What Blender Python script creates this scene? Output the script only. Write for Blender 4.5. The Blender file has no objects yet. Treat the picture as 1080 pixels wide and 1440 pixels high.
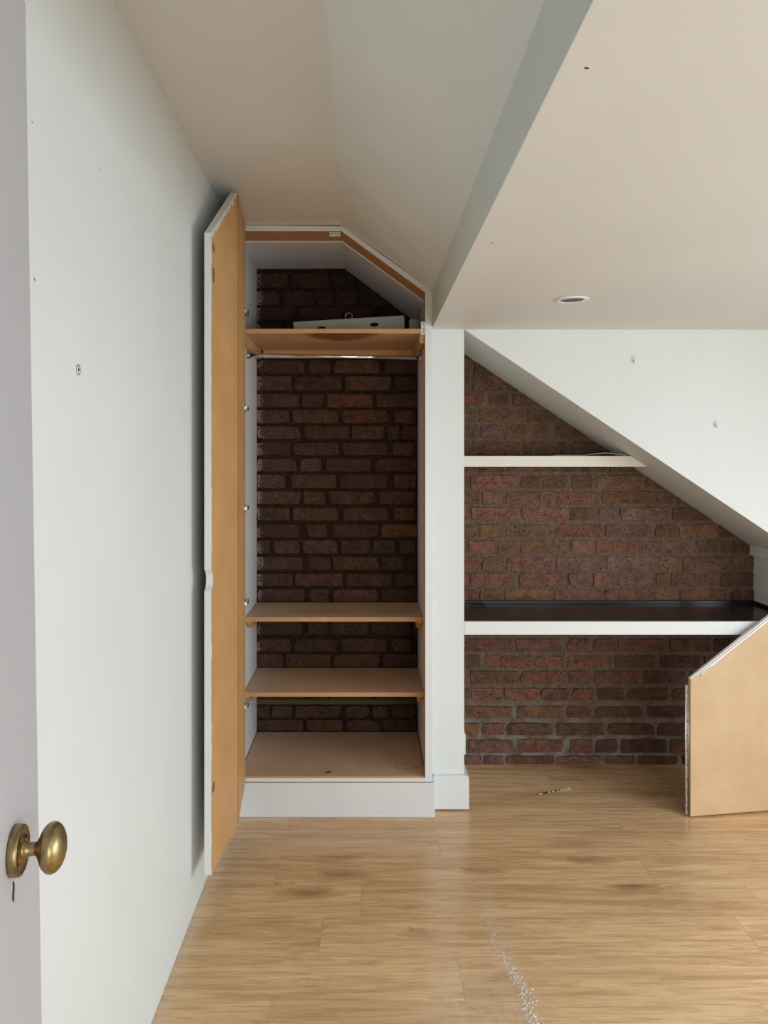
import bpy, bmesh, math, random
from mathutils import Vector, Matrix, noise

random.seed(11)
S = bpy.context.scene
COL = S.collection
PI = math.pi

# ------------------------------------------------------------------ camera
F = 1080.0                      # focal length in pixels of the 1080x1440 frame
CX, CY, CZ = 517.0, 646.0, 1.388
cam = bpy.data.cameras.new('camera')
cam.sensor_fit = 'AUTO'; cam.sensor_width = 36.0
cam.lens = F / 1440.0 * 36.0
cam.shift_x = (540 - CX) / 1440.0
cam.shift_y = -(720 - CY) / 1440.0
cam.clip_start = 0.02
camo = bpy.data.objects.new('camera', cam); COL.objects.link(camo)
camo.location = (0, 0, CZ); camo.rotation_euler = (PI / 2, 0, 0)
S.camera = camo

# ------------------------------------------------------------------ light
S.view_settings.view_transform = 'Standard'
S.view_settings.look = 'None'
S.view_settings.exposure = 0.0
S.view_settings.gamma = 1.0
S.view_settings.use_curve_mapping = False
W = bpy.data.worlds.new('sky'); S.world = W; W.use_nodes = True
W.node_tree.nodes['Background'].inputs[0].default_value = (0.86, 0.93, 1.0, 1)
W.node_tree.nodes['Background'].inputs[1].default_value = 1.0

def window_light(name, loc, rot, sx, sy, power, col):
    l = bpy.data.lights.new(name, 'AREA'); l.shape = 'RECTANGLE'
    l.size = sx; l.size_y = sy; l.energy = power; l.color = col
    o = bpy.data.objects.new(name, l); COL.objects.link(o)
    o.location = loc; o.rotation_euler = rot
    return o
# daylight through the window in the right wall and the one behind the camera
window_light('window_daylight_right', (2.66, 1.15, .95), (0, PI / 2 - .55, 0), 1.3, 1.9, 50, (0.77, 0.90, 1.0))
window_light('window_daylight_front', (1.3, -1.46, .95), (PI / 2 - .5, 0, 0), 1.7, 1.5, 46, (0.80, 0.91, 1.0))

# ------------------------------------------------------------------ materials
def nmat(name):
    m = bpy.data.materials.new(name); m.use_nodes = True
    nt = m.node_tree; b = nt.nodes['Principled BSDF']
    return m, nt, b
def N(nt, t, **kw):
    n = nt.nodes.new(t)
    for k, v in kw.items(): setattr(n, k, v)
    return n
def L(nt, a, b): nt.links.new(a, b)
def val(nt, x, sock):
    if isinstance(x, (int, float)): sock.default_value = x
    else: L(nt, x, sock)
def M_(nt, op, a, b=0.0, c=None, clamp=False):
    n = N(nt, 'ShaderNodeMath', operation=op); n.use_clamp = clamp
    val(nt, a, n.inputs[0]); val(nt, b, n.inputs[1])
    if c is not None: val(nt, c, n.inputs[2])
    return n.outputs[0]
def mix(nt, f, a, b):
    n = N(nt, 'ShaderNodeMix', data_type='RGBA')
    val(nt, f, n.inputs[0])
    for x, s in ((a, n.inputs[6]), (b, n.inputs[7])):
        if isinstance(x, tuple): s.default_value = (*x, 1)
        else: L(nt, x, s)
    return n.outputs[2]
def pos(nt, scale=(1, 1, 1)):
    g = N(nt, 'ShaderNodeNewGeometry')
    m = N(nt, 'ShaderNodeVectorMath', operation='MULTIPLY')
    L(nt, g.outputs['Position'], m.inputs[0]); m.inputs[1].default_value = scale
    return m.outputs[0]
def nz(nt, vec, scale, detail=3, rough=0.55, dist=0.0):
    n = N(nt, 'ShaderNodeTexNoise')
    L(nt, vec, n.inputs['Vector']); n.inputs['Scale'].default_value = scale
    n.inputs['Detail'].default_value = detail; n.inputs['Roughness'].default_value = rough
    n.inputs['Distortion'].default_value = dist
    return n.outputs[0]
def ramp(nt, v, lo, hi):
    n = N(nt, 'ShaderNodeMapRange'); n.clamp = True
    L(nt, v, n.inputs[0]); n.inputs[1].default_value = lo; n.inputs[2].default_value = hi
    return n.outputs[0]
def bump(nt, b, h, strength, dist):
    n = N(nt, 'ShaderNodeBump'); n.inputs['Strength'].default_value = strength
    n.inputs['Distance'].default_value = dist
    L(nt, h, n.inputs['Height']); L(nt, n.outputs[0], b.inputs['Normal'])

def paint(name, c, rough=0.55, tex=0.25, var=0.04, sc=260):
    m, nt, b = nmat(name)
    p = pos(nt)
    f = nz(nt, p, 2.2, 4)
    c2 = tuple(x * (1 - var) for x in c)
    L(nt, mix(nt, ramp(nt, f, .35, .65), c, c2), b.inputs['Base Color'])
    b.inputs['Roughness'].default_value = rough
    h = M_(nt, 'ADD', nz(nt, p, sc, 2), M_(nt, 'MULTIPLY', nz(nt, p, 9, 3), 3.0))
    bump(nt, b, h, tex, 0.0006)
    return m
M_WALL = paint('wall_paint', (0.785, 0.80, 0.77))
M_BEAM = paint('beam_green_grey', (0.67, 0.70, 0.655))  # greener and darker than the wall colour
M_CEIL = paint('ceiling_paint', (0.755, 0.73, 0.68))
M_TRIM = paint('gloss_trim_paint', (0.80, 0.80, 0.79), 0.32, 0.12, 0.03)
M_CREAM = paint('cream_paint', (0.80, 0.73, 0.60), 0.35, 0.1, 0.03)
M_DOORP = paint('door_paint_shaded', (0.50, 0.485, 0.50), 0.4, 0.15, 0.02)  # colour lowered to grey to hold the door's turned-away shade
M_WORN = paint('worn_trim_paint', (0.80, 0.795, 0.77), 0.4, 0.5, 0.10, 90)
M_PLAST = paint('white_plastic', (0.75, 0.74, 0.70), 0.4, 0.05, 0.05)
M_BOARD = paint('dimmed_white_board', (0.40, 0.375, 0.32), 0.5, 0.2, 0.2, 60)  # white board, colour darkened for the dim top of the wardrobe
M_INNER = paint('inside_paint', (0.74, 0.72, 0.72), 0.6, 0.3, 0.06)

def mdf(name, c, stains=(), paint_line=False):
    """raw fibreboard: fine fleck, cloudy tone, optional brown stains (x, y, rx, ry, zmin, zmax, inner)"""
    m, nt, b = nmat(name)
    p = pos(nt)
    base = mix(nt, ramp(nt, nz(nt, p, 7, 4, .6), .3, .7), c, tuple(x * k for x, k in zip(c, (.88, .84, .80))))
    fl = ramp(nt, nz(nt, p, 420, 2), .58, .75)
    base = mix(nt, M_(nt, 'MULTIPLY', fl, .35), base, tuple(min(1, x * 1.3) for x in c))
    sp = ramp(nt, nz(nt, p, 60, 3, .7), .70, .76)
    base = mix(nt, M_(nt, 'MULTIPLY', sp, .5), base, tuple(x * .5 for x in c))
    g = N(nt, 'ShaderNodeNewGeometry'); sx = N(nt, 'ShaderNodeSeparateXYZ'); L(nt, g.outputs['Position'], sx.inputs[0])
    X, Y, Z = sx.outputs
    for (x, y, rx, ry, z0, z1, inner, k) in stains:
        dx = M_(nt, 'DIVIDE', M_(nt, 'SUBTRACT', X, x), rx); dy = M_(nt, 'DIVIDE', M_(nt, 'SUBTRACT', Y, y), ry)
        r = M_(nt, 'SQRT', M_(nt, 'ADD', M_(nt, 'MULTIPLY', dx, dx), M_(nt, 'MULTIPLY', dy, dy)))
        r = M_(nt, 'ADD', r, M_(nt, 'MULTIPLY', M_(nt, 'SUBTRACT', nz(nt, p, 35, 4), .5), .8))
        f = ramp(nt, r, 1.05, .75)
        if inner: f = M_(nt, 'MULTIPLY', f, ramp(nt, r, .45, .8))
        f = M_(nt, 'MULTIPLY', f, M_(nt, 'MULTIPLY', M_(nt, 'GREATER_THAN', Z, z0), M_(nt, 'LESS_THAN', Z, z1)))
        base = mix(nt, M_(nt, 'MULTIPLY', f, k), base, (c[0] * .36, c[1] * .20, c[2] * .10))
    if paint_line:
        # brush-marks of white paint straying over the sloped top edge of the outer leaf
        t = M_(nt, 'SUBTRACT', 2.985 - .369, Y)
        d = M_(nt, 'ADD', M_(nt, 'SUBTRACT', Z, 2.297), M_(nt, 'MULTIPLY', t, .74))
        lim = M_(nt, 'MULTIPLY', M_(nt, 'SUBTRACT', nz(nt, pos(nt, (1, 1, 1)), 38, 5, .7), .38), -.13)
        f = M_(nt, 'MULTIPLY', M_(nt, 'GREATER_THAN', d, lim), M_(nt, 'GREATER_THAN', t, 0.0))
        base = mix(nt, f, base, (.74, .73, .68))
        e = M_(nt, 'GREATER_THAN', M_(nt, 'MULTIPLY', M_(nt, 'SUBTRACT', nz(nt, pos(nt, (1, 1, .6)), 30, 4), .5), .03), M_(nt, 'SUBTRACT', Y, 2.313))
        base = mix(nt, e, base, (.74, .73, .68))
    L(nt, base, b.inputs['Base Color']); b.inputs['Roughness'].default_value = .55
    bump(nt, b, nz(nt, p, 500, 2), .15, .0004)
    return m
M_MDFDOOR = mdf('orange_fibreboard', (.66, .37, .15), paint_line=True)
M_MDF = mdf('brown_fibreboard', (.56, .31, .14), stains=((-.105, 2.99, .15, .22, 1.86, 1.8815, False, 1.0), (.16, 3.10, .05, .035, .10, .2, True, .45), (-.2, 3.30, .16, .05, .70, .75, False, .3), (.12, 3.28, .12, .04, .70, .75, False, .3)))
M_MDFTOP = mdf('paler_top_fibreboard', (.62, .43, .28), stains=((.155, 3.10, .05, .035, .10, .2, True, .4), (-.2, 3.30, .16, .05, .70, .75, False, .25), (.12, 3.28, .12, .04, .70, .75, False, .25)))  # paler fibreboard for upward faces
M_FOLDGAP = mdf('fold_gap_dark', (.26, .13, .05))  # colour of the dark line at the door fold
M_MDFPALE = mdf('pale_fibreboard', (.67, .46, .265))

def brick_mat():
    m, nt, b = nmat('old_brick')
    p = pos(nt)
    oi = N(nt, 'ShaderNodeObjectInfo')
    col = oi.outputs['Color']
    q = N(nt, 'ShaderNodeVectorMath', operation='ADD')
    rr = N(nt, 'ShaderNodeCombineXYZ'); L(nt, M_(nt, 'MULTIPLY', oi.outputs['Random'], 17.0), rr.inputs[0])
    L(nt, p, q.inputs[0]); L(nt, rr.outputs[0], q.inputs[1]); q = q.outputs[0]
    hs = N(nt, 'ShaderNodeHueSaturation'); hs.inputs['Saturation'].default_value = .95; hs.inputs['Value'].default_value = .60; L(nt, col, hs.inputs['Color'])
    c = mix(nt, ramp(nt, nz(nt, q, 22, 5, .65), .40, .62), col, hs.outputs[0])
    hl = N(nt, 'ShaderNodeHueSaturation'); hl.inputs['Value'].default_value = 1.45; hl.inputs['Saturation'].default_value = .8; L(nt, col, hl.inputs['Color'])
    c = mix(nt, M_(nt, 'MULTIPLY', ramp(nt, nz(nt, q, 150, 4, .7), .54, .74), .4), c, hl.outputs[0])
    # smeared mortar
    c = mix(nt, M_(nt, 'MULTIPLY', ramp(nt, nz(nt, q, 11, 5, .7), .58, .72), .4), c, (.17, .115, .08))
    # round pits
    v = N(nt, 'ShaderNodeTexVoronoi'); v.inputs['Scale'].default_value = 98
    L(nt, q, v.inputs['Vector'])
    vc = N(nt, 'ShaderNodeSeparateColor'); L(nt, v.outputs['Color'], vc.inputs[0])
    pit = M_(nt, 'MULTIPLY', ramp(nt, v.outputs['Distance'], .30, .16), M_(nt, 'GREATER_THAN', vc.outputs[0], .66))
    c = mix(nt, pit, c, (.012, .008, .006))
    # white paint splashes next to the left panel of the wardrobe
    g = N(nt, 'ShaderNodeNewGeometry'); sx = N(nt, 'ShaderNodeSeparateXYZ'); L(nt, g.outputs['Position'], sx.inputs[0])
    X, Z = sx.outputs[0], sx.outputs[2]
    edge = M_(nt, 'SUBTRACT', M_(nt, 'MULTIPLY', M_(nt, 'SUBTRACT', nz(nt, p, 6, 3, .6), .5), .07), M_(nt, 'ADD', X, .489))
    sm = M_(nt, 'GREATER_THAN', M_(nt, 'ADD', nz(nt, p, 140, 3, .7), M_(nt, 'MULTIPLY', edge, 9.0)), .52)
    sm = M_(nt, 'MULTIPLY', sm, M_(nt, 'GREATER_THAN', Z, .5))
    c = mix(nt, M_(nt, 'MULTIPLY', sm, .6), c, (.42, .31, .25))
    v2 = N(nt, 'ShaderNodeTexVoronoi'); v2.inputs['Scale'].default_value = 75; L(nt, p, v2.inputs['Vector'])
    v2c = N(nt, 'ShaderNodeSeparateColor'); L(nt, v2.outputs['Color'], v2c.inputs[0])
    dens = M_(nt, 'MULTIPLY', M_(nt, 'ADD', X, .52), 1.1)
    s2 = M_(nt, 'MULTIPLY', M_(nt, 'LESS_THAN', v2.outputs['Distance'], .10), M_(nt, 'GREATER_THAN', v2c.outputs[0], M_(nt, 'ADD', dens, .72)))
    s2 = M_(nt, 'MULTIPLY', s2, M_(nt, 'LESS_THAN', X, .22))
    c = mix(nt, s2, c, (.62, .50, .42))
    L(nt, c, b.inputs['Base Color'])
    b.inputs['Roughness'].default_value = .78
    b.inputs['Specular IOR Level'].default_value = .22
    h = M_(nt, 'ADD', nz(nt, q, 70, 5, .7), M_(nt, 'MULTIPLY', nz(nt, q, 300, 3, .6), .5))
    cr = ramp(nt, M_(nt, 'ABSOLUTE', M_(nt, 'SUBTRACT', nz(nt, q, 16, 3, .5, 1.2), .5)), 0.0, .012)
    h = M_(nt, 'ADD', h, M_(nt, 'MULTIPLY', cr, .5))
    h = M_(nt, 'SUBTRACT', h, M_(nt, 'MULTIPLY', pit, 1.2))
    bump(nt, b, h, 1.0, .0055)
    return m
M_BRICK = brick_mat()
def mortar_mat():
    m, nt, b = nmat('old_mortar')
    p = pos(nt)
    g = N(nt, 'ShaderNodeNewGeometry'); sx = N(nt, 'ShaderNodeSeparateXYZ'); L(nt, g.outputs['Position'], sx.inputs[0])
    X, Z = sx.outputs[0], sx.outputs[2]
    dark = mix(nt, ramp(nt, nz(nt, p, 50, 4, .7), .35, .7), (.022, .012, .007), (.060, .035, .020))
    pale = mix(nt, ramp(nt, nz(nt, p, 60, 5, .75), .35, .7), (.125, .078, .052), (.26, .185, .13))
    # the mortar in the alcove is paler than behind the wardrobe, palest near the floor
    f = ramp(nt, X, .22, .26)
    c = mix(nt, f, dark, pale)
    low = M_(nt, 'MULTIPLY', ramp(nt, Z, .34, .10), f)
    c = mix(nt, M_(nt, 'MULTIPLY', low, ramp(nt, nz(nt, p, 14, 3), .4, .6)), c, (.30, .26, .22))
    # one pale bed joint low in the wardrobe
    bj = M_(nt, 'MULTIPLY', M_(nt, 'LESS_THAN', M_(nt, 'ABSOLUTE', M_(nt, 'SUBTRACT', Z, .281)), .011), M_(nt, 'LESS_THAN', X, .23))
    c = mix(nt, bj, c, (.13, .10, .055))
    spk = ramp(nt, nz(nt, p, 240, 3, .7), .66, .72)
    c = mix(nt, M_(nt, 'MULTIPLY', spk, .5), c, (.40, .34, .28))
    L(nt, c, b.inputs['Base Color']); b.inputs['Roughness'].default_value = .95; b.inputs['Specular IOR Level'].default_value = .1
    bump(nt, b, M_(nt, 'ADD', nz(nt, p, 120, 4, .7), nz(nt, p, 420, 2)), 1.0, .004)
    return m
M_MORTAR = mortar_mat()

def floor_mat():
    m, nt, b = nmat('oak_laminate')
    g = N(nt, 'ShaderNodeNewGeometry'); oi = N(nt, 'ShaderNodeObjectInfo')
    off = N(nt, 'ShaderNodeCombineXYZ')
    L(nt, M_(nt, 'MULTIPLY', oi.outputs['Random'], 31.0), off.inputs[0]); L(nt, M_(nt, 'MULTIPLY', oi.outputs['Random'], 13.7), off.inputs[1])
    a = N(nt, 'ShaderNodeVectorMath', operation='ADD'); L(nt, g.outputs['Position'], a.inputs[0]); L(nt, off.outputs[0], a.inputs[1])
    def sc(v, s):
        n = N(nt, 'ShaderNodeVectorMath', operation='MULTIPLY'); L(nt, v, n.inputs[0]); n.inputs[1].default_value = s
        return n.outputs[0]
    p = a.outputs[0]
    # knots bend the grain around them
    v = N(nt, 'ShaderNodeTexVoronoi'); v.inputs['Scale'].default_value = 1.0; L(nt, sc(p, (2.6, 8.0, 1)), v.inputs['Vector'])
    vcol = N(nt, 'ShaderNodeSeparateColor'); L(nt, v.outputs['Color'], vcol.inputs[0])
    has = M_(nt, 'GREATER_THAN', vcol.outputs[0], .60)
    kd = M_(nt, 'ADD', v.outputs['Distance'], M_(nt, 'MULTIPLY', M_(nt, 'SUBTRACT', nz(nt, sc(p, (6, 25, 1)), 2, 4, .7), .5), .22))
    knot = M_(nt, 'MULTIPLY', ramp(nt, kd, .34, .02), has)
    w = N(nt, 'ShaderNodeCombineXYZ'); L(nt, M_(nt, 'MULTIPLY', knot, .06), w.inputs[1])
    a2 = N(nt, 'ShaderNodeVectorMath', operation='ADD'); L(nt, p, a2.inputs[0]); L(nt, w.outputs[0], a2.inputs[1]); p2 = a2.outputs[0]
    n1 = nz(nt, sc(p2, (1.3, 22, 1)), 1.6, 5, .65, .8)
    n2 = nz(nt, sc(p2, (2.6, 46, 1)), 2.2, 6, .75, .9)
    n3 = nz(nt, sc(p2, (14, 210, 1)), 2.0, 4, .75, .6)
    n4 = nz(nt, sc(p2, (.9, 9, 1)), 2.0, 4, .6, 1.5)
    n0 = nz(nt, sc(p, (1.2, 4, 1)), 1.3, 2)
    c = mix(nt, ramp(nt, n1, .30, .72), (.90, .61, .34), (.62, .365, .18))
    c = mix(nt, M_(nt, 'MULTIPLY', ramp(nt, n2, .50, .66), .70), c, (.44, .25, .12))
    c = mix(nt, M_(nt, 'MULTIPLY', ramp(nt, n2, .47, .30), .45), c, (.78, .56, .34))
    c = mix(nt, M_(nt, 'MULTIPLY', ramp(nt, n3, .52, .68), .42), c, (.37, .21, .10))
    c = mix(nt, M_(nt, 'MULTIPLY', ramp(nt, n0, .45, .7), .25), c, (.34, .19, .085))
    c = mix(nt, M_(nt, 'MULTIPLY', ramp(nt, n4, .50, .66), .5), c, (.42, .225, .10))
    c = mix(nt, M_(nt, 'MULTIPLY', knot, .8), c, (.24, .12, .055))
    rv = N(nt, 'ShaderNodeHueSaturation'); L(nt, c, rv.inputs['Color'])
    L(nt, M_(nt, 'ADD', .94, M_(nt, 'MULTIPLY', oi.outputs['Random'], .12)), rv.inputs['Value'])
    c = rv.outputs[0]
    # fine plaster dust lying beside the trail and along the left wall
    sx = N(nt, 'ShaderNodeSeparateXYZ'); L(nt, g.outputs['Position'], sx.inputs[0])
    X, Y = sx.outputs[0], sx.outputs[1]
    def blob(x, y, rx, ry):
        dx = M_(nt, 'DIVIDE', M_(nt, 'SUBTRACT', X, x), rx); dy = M_(nt, 'DIVIDE', M_(nt, 'SUBTRACT', Y, y), ry)
        return ramp(nt, M_(nt, 'ADD', M_(nt, 'MULTIPLY', dx, dx), M_(nt, 'MULTIPLY', dy, dy)), 1.0, 0.0)
    d = M_(nt, 'MAXIMUM', blob(.29, 1.88, .20, .30), M_(nt, 'MAXIMUM', blob(.375, 2.2, .055, .36), blob(.385, 1.9, .07, .25)))
    d = M_(nt, 'MAXIMUM', d, ramp(nt, X, -.488, -.515))
    d = M_(nt, 'MULTIPLY', d, ramp(nt, nz(nt, g.outputs['Position'], 26, 5, .75), .36, .66))
    d = M_(nt, 'MULTIPLY', d, ramp(nt, nz(nt, g.outputs['Position'], 420, 3, .7), .38, .62))
    c = mix(nt, M_(nt, 'MULTIPLY', d, .8), c, (.70, .60, .50))
    L(nt, c, b.inputs['Base Color'])
    L(nt, M_(nt, 'ADD', M_(nt, 'MULTIPLY', n2, .14), .18), b.inputs['Roughness'])
    b.inputs['Specular IOR Level'].default_value = .5
    bump(nt, b, M_(nt, 'ADD', n2, n3), .12, .0008)
    return m
M_FLOOR = floor_mat()

def metal(name, c, rough, var=.1):
    m, nt, b = nmat(name)
    p = pos(nt)
    L(nt, mix(nt, ramp(nt, nz(nt, p, 60, 4), .4, .7), c, tuple(x * (1 - var * 3) for x in c)), b.inputs['Base Color'])
    b.inputs['Metallic'].default_value = 1.0
    L(nt, M_(nt, 'ADD', rough, M_(nt, 'MULTIPLY', nz(nt, p, 90, 3), var)), b.inputs['Roughness'])
    return m
M_BRASS = metal('aged_brass', (.40, .30, .145), .28, .14)
M_CHROME = metal('chrome', (.80, .78, .76), .10, .06)
M_STEEL = metal('dull_steel_wire', (.34, .32, .29), .3, .1)
M_NICKEL = metal('nickel', (.66, .64, .60), .28, .1)
def plain(name, c, rough=.5, spec=.5):
    m, nt, b = nmat(name)
    p = pos(nt)
    L(nt, mix(nt, ramp(nt, nz(nt, p, 18, 4), .4, .7), c, tuple(x * .8 for x in c)), b.inputs['Base Color'])
    b.inputs['Roughness'].default_value = rough; b.inputs['Specular IOR Level'].default_value = spec
    return m
M_DARK = plain('dark_recess', (.03, .025, .022), .7)
M_LAMP = plain('dull_lamp_face', (.10, .075, .05), .5)
M_BLACK = plain('black_desk_gloss', (.012, .011, .012), .22)
M_CABLE = plain('grey_cable', (.35, .35, .36), .4)
M_YELLOW = plain('brassy_yellow', (.62, .46, .16), .35)
M_DUST = plain('plaster_crumb', (.72, .62, .50), .9, .2)
M_LEAF = plain('dark_scrap', (.035, .032, .03), .8)
M_PLUG = plain('brown_plug', (.30, .13, .04), .6)

# ------------------------------------------------------------------ mesh helpers
def bm_new(): return bmesh.new()
def box(bm, x0, x1, y0, y1, z0, z1, mi=0):
    vs = [bm.verts.new(c) for c in ((x0, y0, z0), (x1, y0, z0), (x1, y1, z0), (x0, y1, z0), (x0, y0, z1), (x1, y0, z1), (x1, y1, z1), (x0, y1, z1))]
    for f in ((0, 3, 2, 1), (4, 5, 6, 7), (0, 1, 5, 4), (1, 2, 6, 5), (2, 3, 7, 6), (3, 0, 4, 7)):
        bm.faces.new([vs[i] for i in f]).material_index = mi
    return vs
def loft(bm, a, b, mi=0):
    """closed prism between two matching polygons"""
    va = [bm.verts.new(p) for p in a]; vb = [bm.verts.new(p) for p in b]; n = len(a)
    fs = [bm.faces.new(va[::-1]), bm.faces.new(vb)]
    for i in range(n): fs.append(bm.faces.new((va[i], va[(i + 1) % n], vb[(i + 1) % n], vb[i])))
    for f in fs: f.material_index = mi
    return fs
def prism(bm, poly, y0, y1, mi=0):
    return loft(bm, [(x, y0, z) for x, z in poly], [(x, y1, z) for x, z in poly], mi)
def tube(bm, pts, r, n=10, cap=True):
    pts = [Vector(p) for p in pts]; rings = []
    for i, p in enumerate(pts):
        d = (pts[min(i + 1, len(pts) - 1)] - pts[max(i - 1, 0)]).normalized()
        u = d.orthogonal().normalized() if i == 0 else (u - d * u.dot(d)).normalized()
        w = d.cross(u); rr = r[i] if isinstance(r, (list, tuple)) else r
        rings.append([bm.verts.new(p + (u * math.cos(2 * PI * k / n) + w * math.sin(2 * PI * k / n)) * rr) for k in range(n)])
    for a, b in zip(rings, rings[1:]):
        for k in range(n): bm.faces.new((a[k], a[(k + 1) % n], b[(k + 1) % n], b[k])).smooth = True
    if cap: bm.faces.new(rings[0][::-1]); bm.faces.new(rings[-1])
def lathe(bm, prof, axis, origin, n=32, smooth=True):
    """prof: (distance along axis, radius)"""
    ax = Vector(axis).normalized(); u = ax.orthogonal().normalized(); w = ax.cross(u); o = Vector(origin)
    rings = []
    for t, r in prof:
        if r < 1e-6: rings.append([bm.verts.new(o + ax * t)])
        else: rings.append([bm.verts.new(o + ax * t + (u * math.cos(2 * PI * k / n) + w * math.sin(2 * PI * k / n)) * r) for k in range(n)])
    for a, b in zip(rings, rings[1:]):
        for k in range(n):
            k2 = (k + 1) % n
            if len(a) == 1 and len(b) == 1: continue
            if len(a) == 1: f = bm.faces.new((a[0], b[k2], b[k]))
            elif len(b) == 1: f = bm.faces.new((a[k], a[k2], b[0]))
            else: f = bm.faces.new((a[k], a[k2], b[k2], b[k]))
            f.smooth = smooth
def obj(name, bm, mats, parent=None, bevel=0.0, origin=None, recalc=True):
    if recalc: bmesh.ops.recalc_face_normals(bm, faces=bm.faces[:])
    if bevel:
        es = [e for e in bm.edges if len(e.link_faces) == 2 and e.calc_face_angle(0) > .6]
        bmesh.ops.bevel(bm, geom=es, offset=bevel, segments=2, affect='EDGES', profile=.5, clamp_overlap=True)
    me = bpy.data.meshes.new(name)
    if origin is not None: bmesh.ops.translate(bm, verts=bm.verts[:], vec=-Vector(origin))
    bm.to_mesh(me); bm.free()
    for m in (mats if isinstance(mats, (list, tuple)) else [mats]): me.materials.append(m)
    o = bpy.data.objects.new(name, me); COL.objects.link(o)
    if parent is not None: o.parent = parent
    if origin is not None:
        o.location = Vector(origin)
        if parent is not None: o.location -= ROOTLOC.get(parent.name, Vector())
    elif parent is not None and parent.name in ROOTLOC:
        o.location = -ROOTLOC[parent.name]
    return o
ROOTLOC = {}
def thing(name, label, cat, loc=(0, 0, 0), group=None, keep=False):
    o = bpy.data.objects.new(name, None); COL.objects.link(o); o.location = loc
    o.empty_display_size = .05
    o['label'] = label; o['category'] = cat
    if group: o['group'] = group
    if not keep: ROOTLOC[o.name] = Vector(loc)
    return o
def tag(o, label, cat, group=None, kind=None):
    o['label'] = label; o['category'] = cat
    if group: o['group'] = group
    if kind: o['kind'] = kind
    return o
def struct(name, bm, m, label, parent=None, bevel=0.0, cat=None, recalc=True):
    o = obj(name, bm, m, parent, bevel, recalc=recalc)
    if parent is None:
        o['kind'] = 'structure'; o['label'] = label; o['category'] = cat or name.split('_')[0]
    return o

# ------------------------------------------------------------------ key dimensions
XL = -.533            # left wall
YB = 3.495            # face of the brick wall
YP = 3.055            # pillar, upper wall and desk front
XR = 2.6; YF = -1.4   # right wall, wall behind the camera
ZL = 1.905            # low ceiling
XB = .2535             # side of the dropped ceiling
def zc(y): return 2.352 - .036 * (y - 1.6)
def xk(y): return -.088 - .0132 * (y - 1.617)
SL = .669             # slope of the soffit
def zs(x): return ZL - SL * (x - .384)

# ------------------------------------------------------------------ floor
bm = bm_new(); box(bm, XL - .1, XR + .1, YF - .1, YB + .06, -.08, -.0125)
floor = struct('floor', bm, M_FLOOR, 'wood-look laminate floor of long oak planks, with plaster dust', cat='floor')
PW, PL = .18, 1.25
offs = {0: -.247, 1: .25, 2: -.137, 4: -.307, 5: .256, 6: -.30}
nrow0 = int(math.floor((YF - 1.79) / PW))
pl_mesh = {}
def plank(x0, x1, y0, y1):
    key = (round(x1 - x0, 4), round(y1 - y0, 4))
    if key not in pl_mesh:
        bm = bm_new(); w, d = (x1 - x0) / 2 - .0002, (y1 - y0) / 2 - .0002; c = .00035
        loft(bm, [(-w, -d, -.0124), (w, -d, -.0124), (w, d, -.0124), (-w, d, -.0124)], [(-w, -d, -c), (w, -d, -c), (w, d, -c), (-w, d, -c)])
        bmesh.ops.delete(bm, geom=[f for f in bm.faces if f.normal.z > .9 or all(v.co.z > -.001 for v in f.verts)], context='FACES_ONLY')
        a = [v for v in bm.verts if v.co.z > -.001]
        a.sort(key=lambda v: math.atan2(v.co.y, v.co.x))
        b = [bm.verts.new((v.co.x - math.copysign(c, v.co.x), v.co.y - math.copysign(c, v.co.y), 0)) for v in a]
        for i in range(4): bm.faces.new((a[i], a[(i + 1) % 4], b[(i + 1) % 4], b[i]))
        bm.faces.new(b)
        bmesh.ops.recalc_face_normals(bm, faces=bm.faces[:])
        me = bpy.data.meshes.new('plank'); bm.to_mesh(me); bm.free(); me.materials.append(M_FLOOR); pl_mesh[key] = me
    o = bpy.data.objects.new('plank', pl_mesh[key]); COL.objects.link(o); o.parent = floor
    o.location = ((x0 + x1) / 2, (y0 + y1) / 2, 0)
r = nrow0
while 1.79 + r * PW < YB + .02:
    y0 = max(1.79 + r * PW, YF); y1 = min(1.79 + (r + 1) * PW, YB + .03)
    off = offs.get(r, (r * .41) % PL)
    x = off
    while x > XL: x -= PL
    while x < XR:
        a, b_ = max(x, XL), min(x + PL, XR)
        if b_ - a > .01: plank(a, b_, y0, y1)
        x += PL
    r += 1

# ------------------------------------------------------------------ walls and ceilings
bm = bm_new(); box(bm, XL - .1, XL, YF, YB + .06, -.0125, 2.5)
wl = struct('wall_left', bm, M_WALL, 'plain white painted wall on the left', cat='wall')
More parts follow.
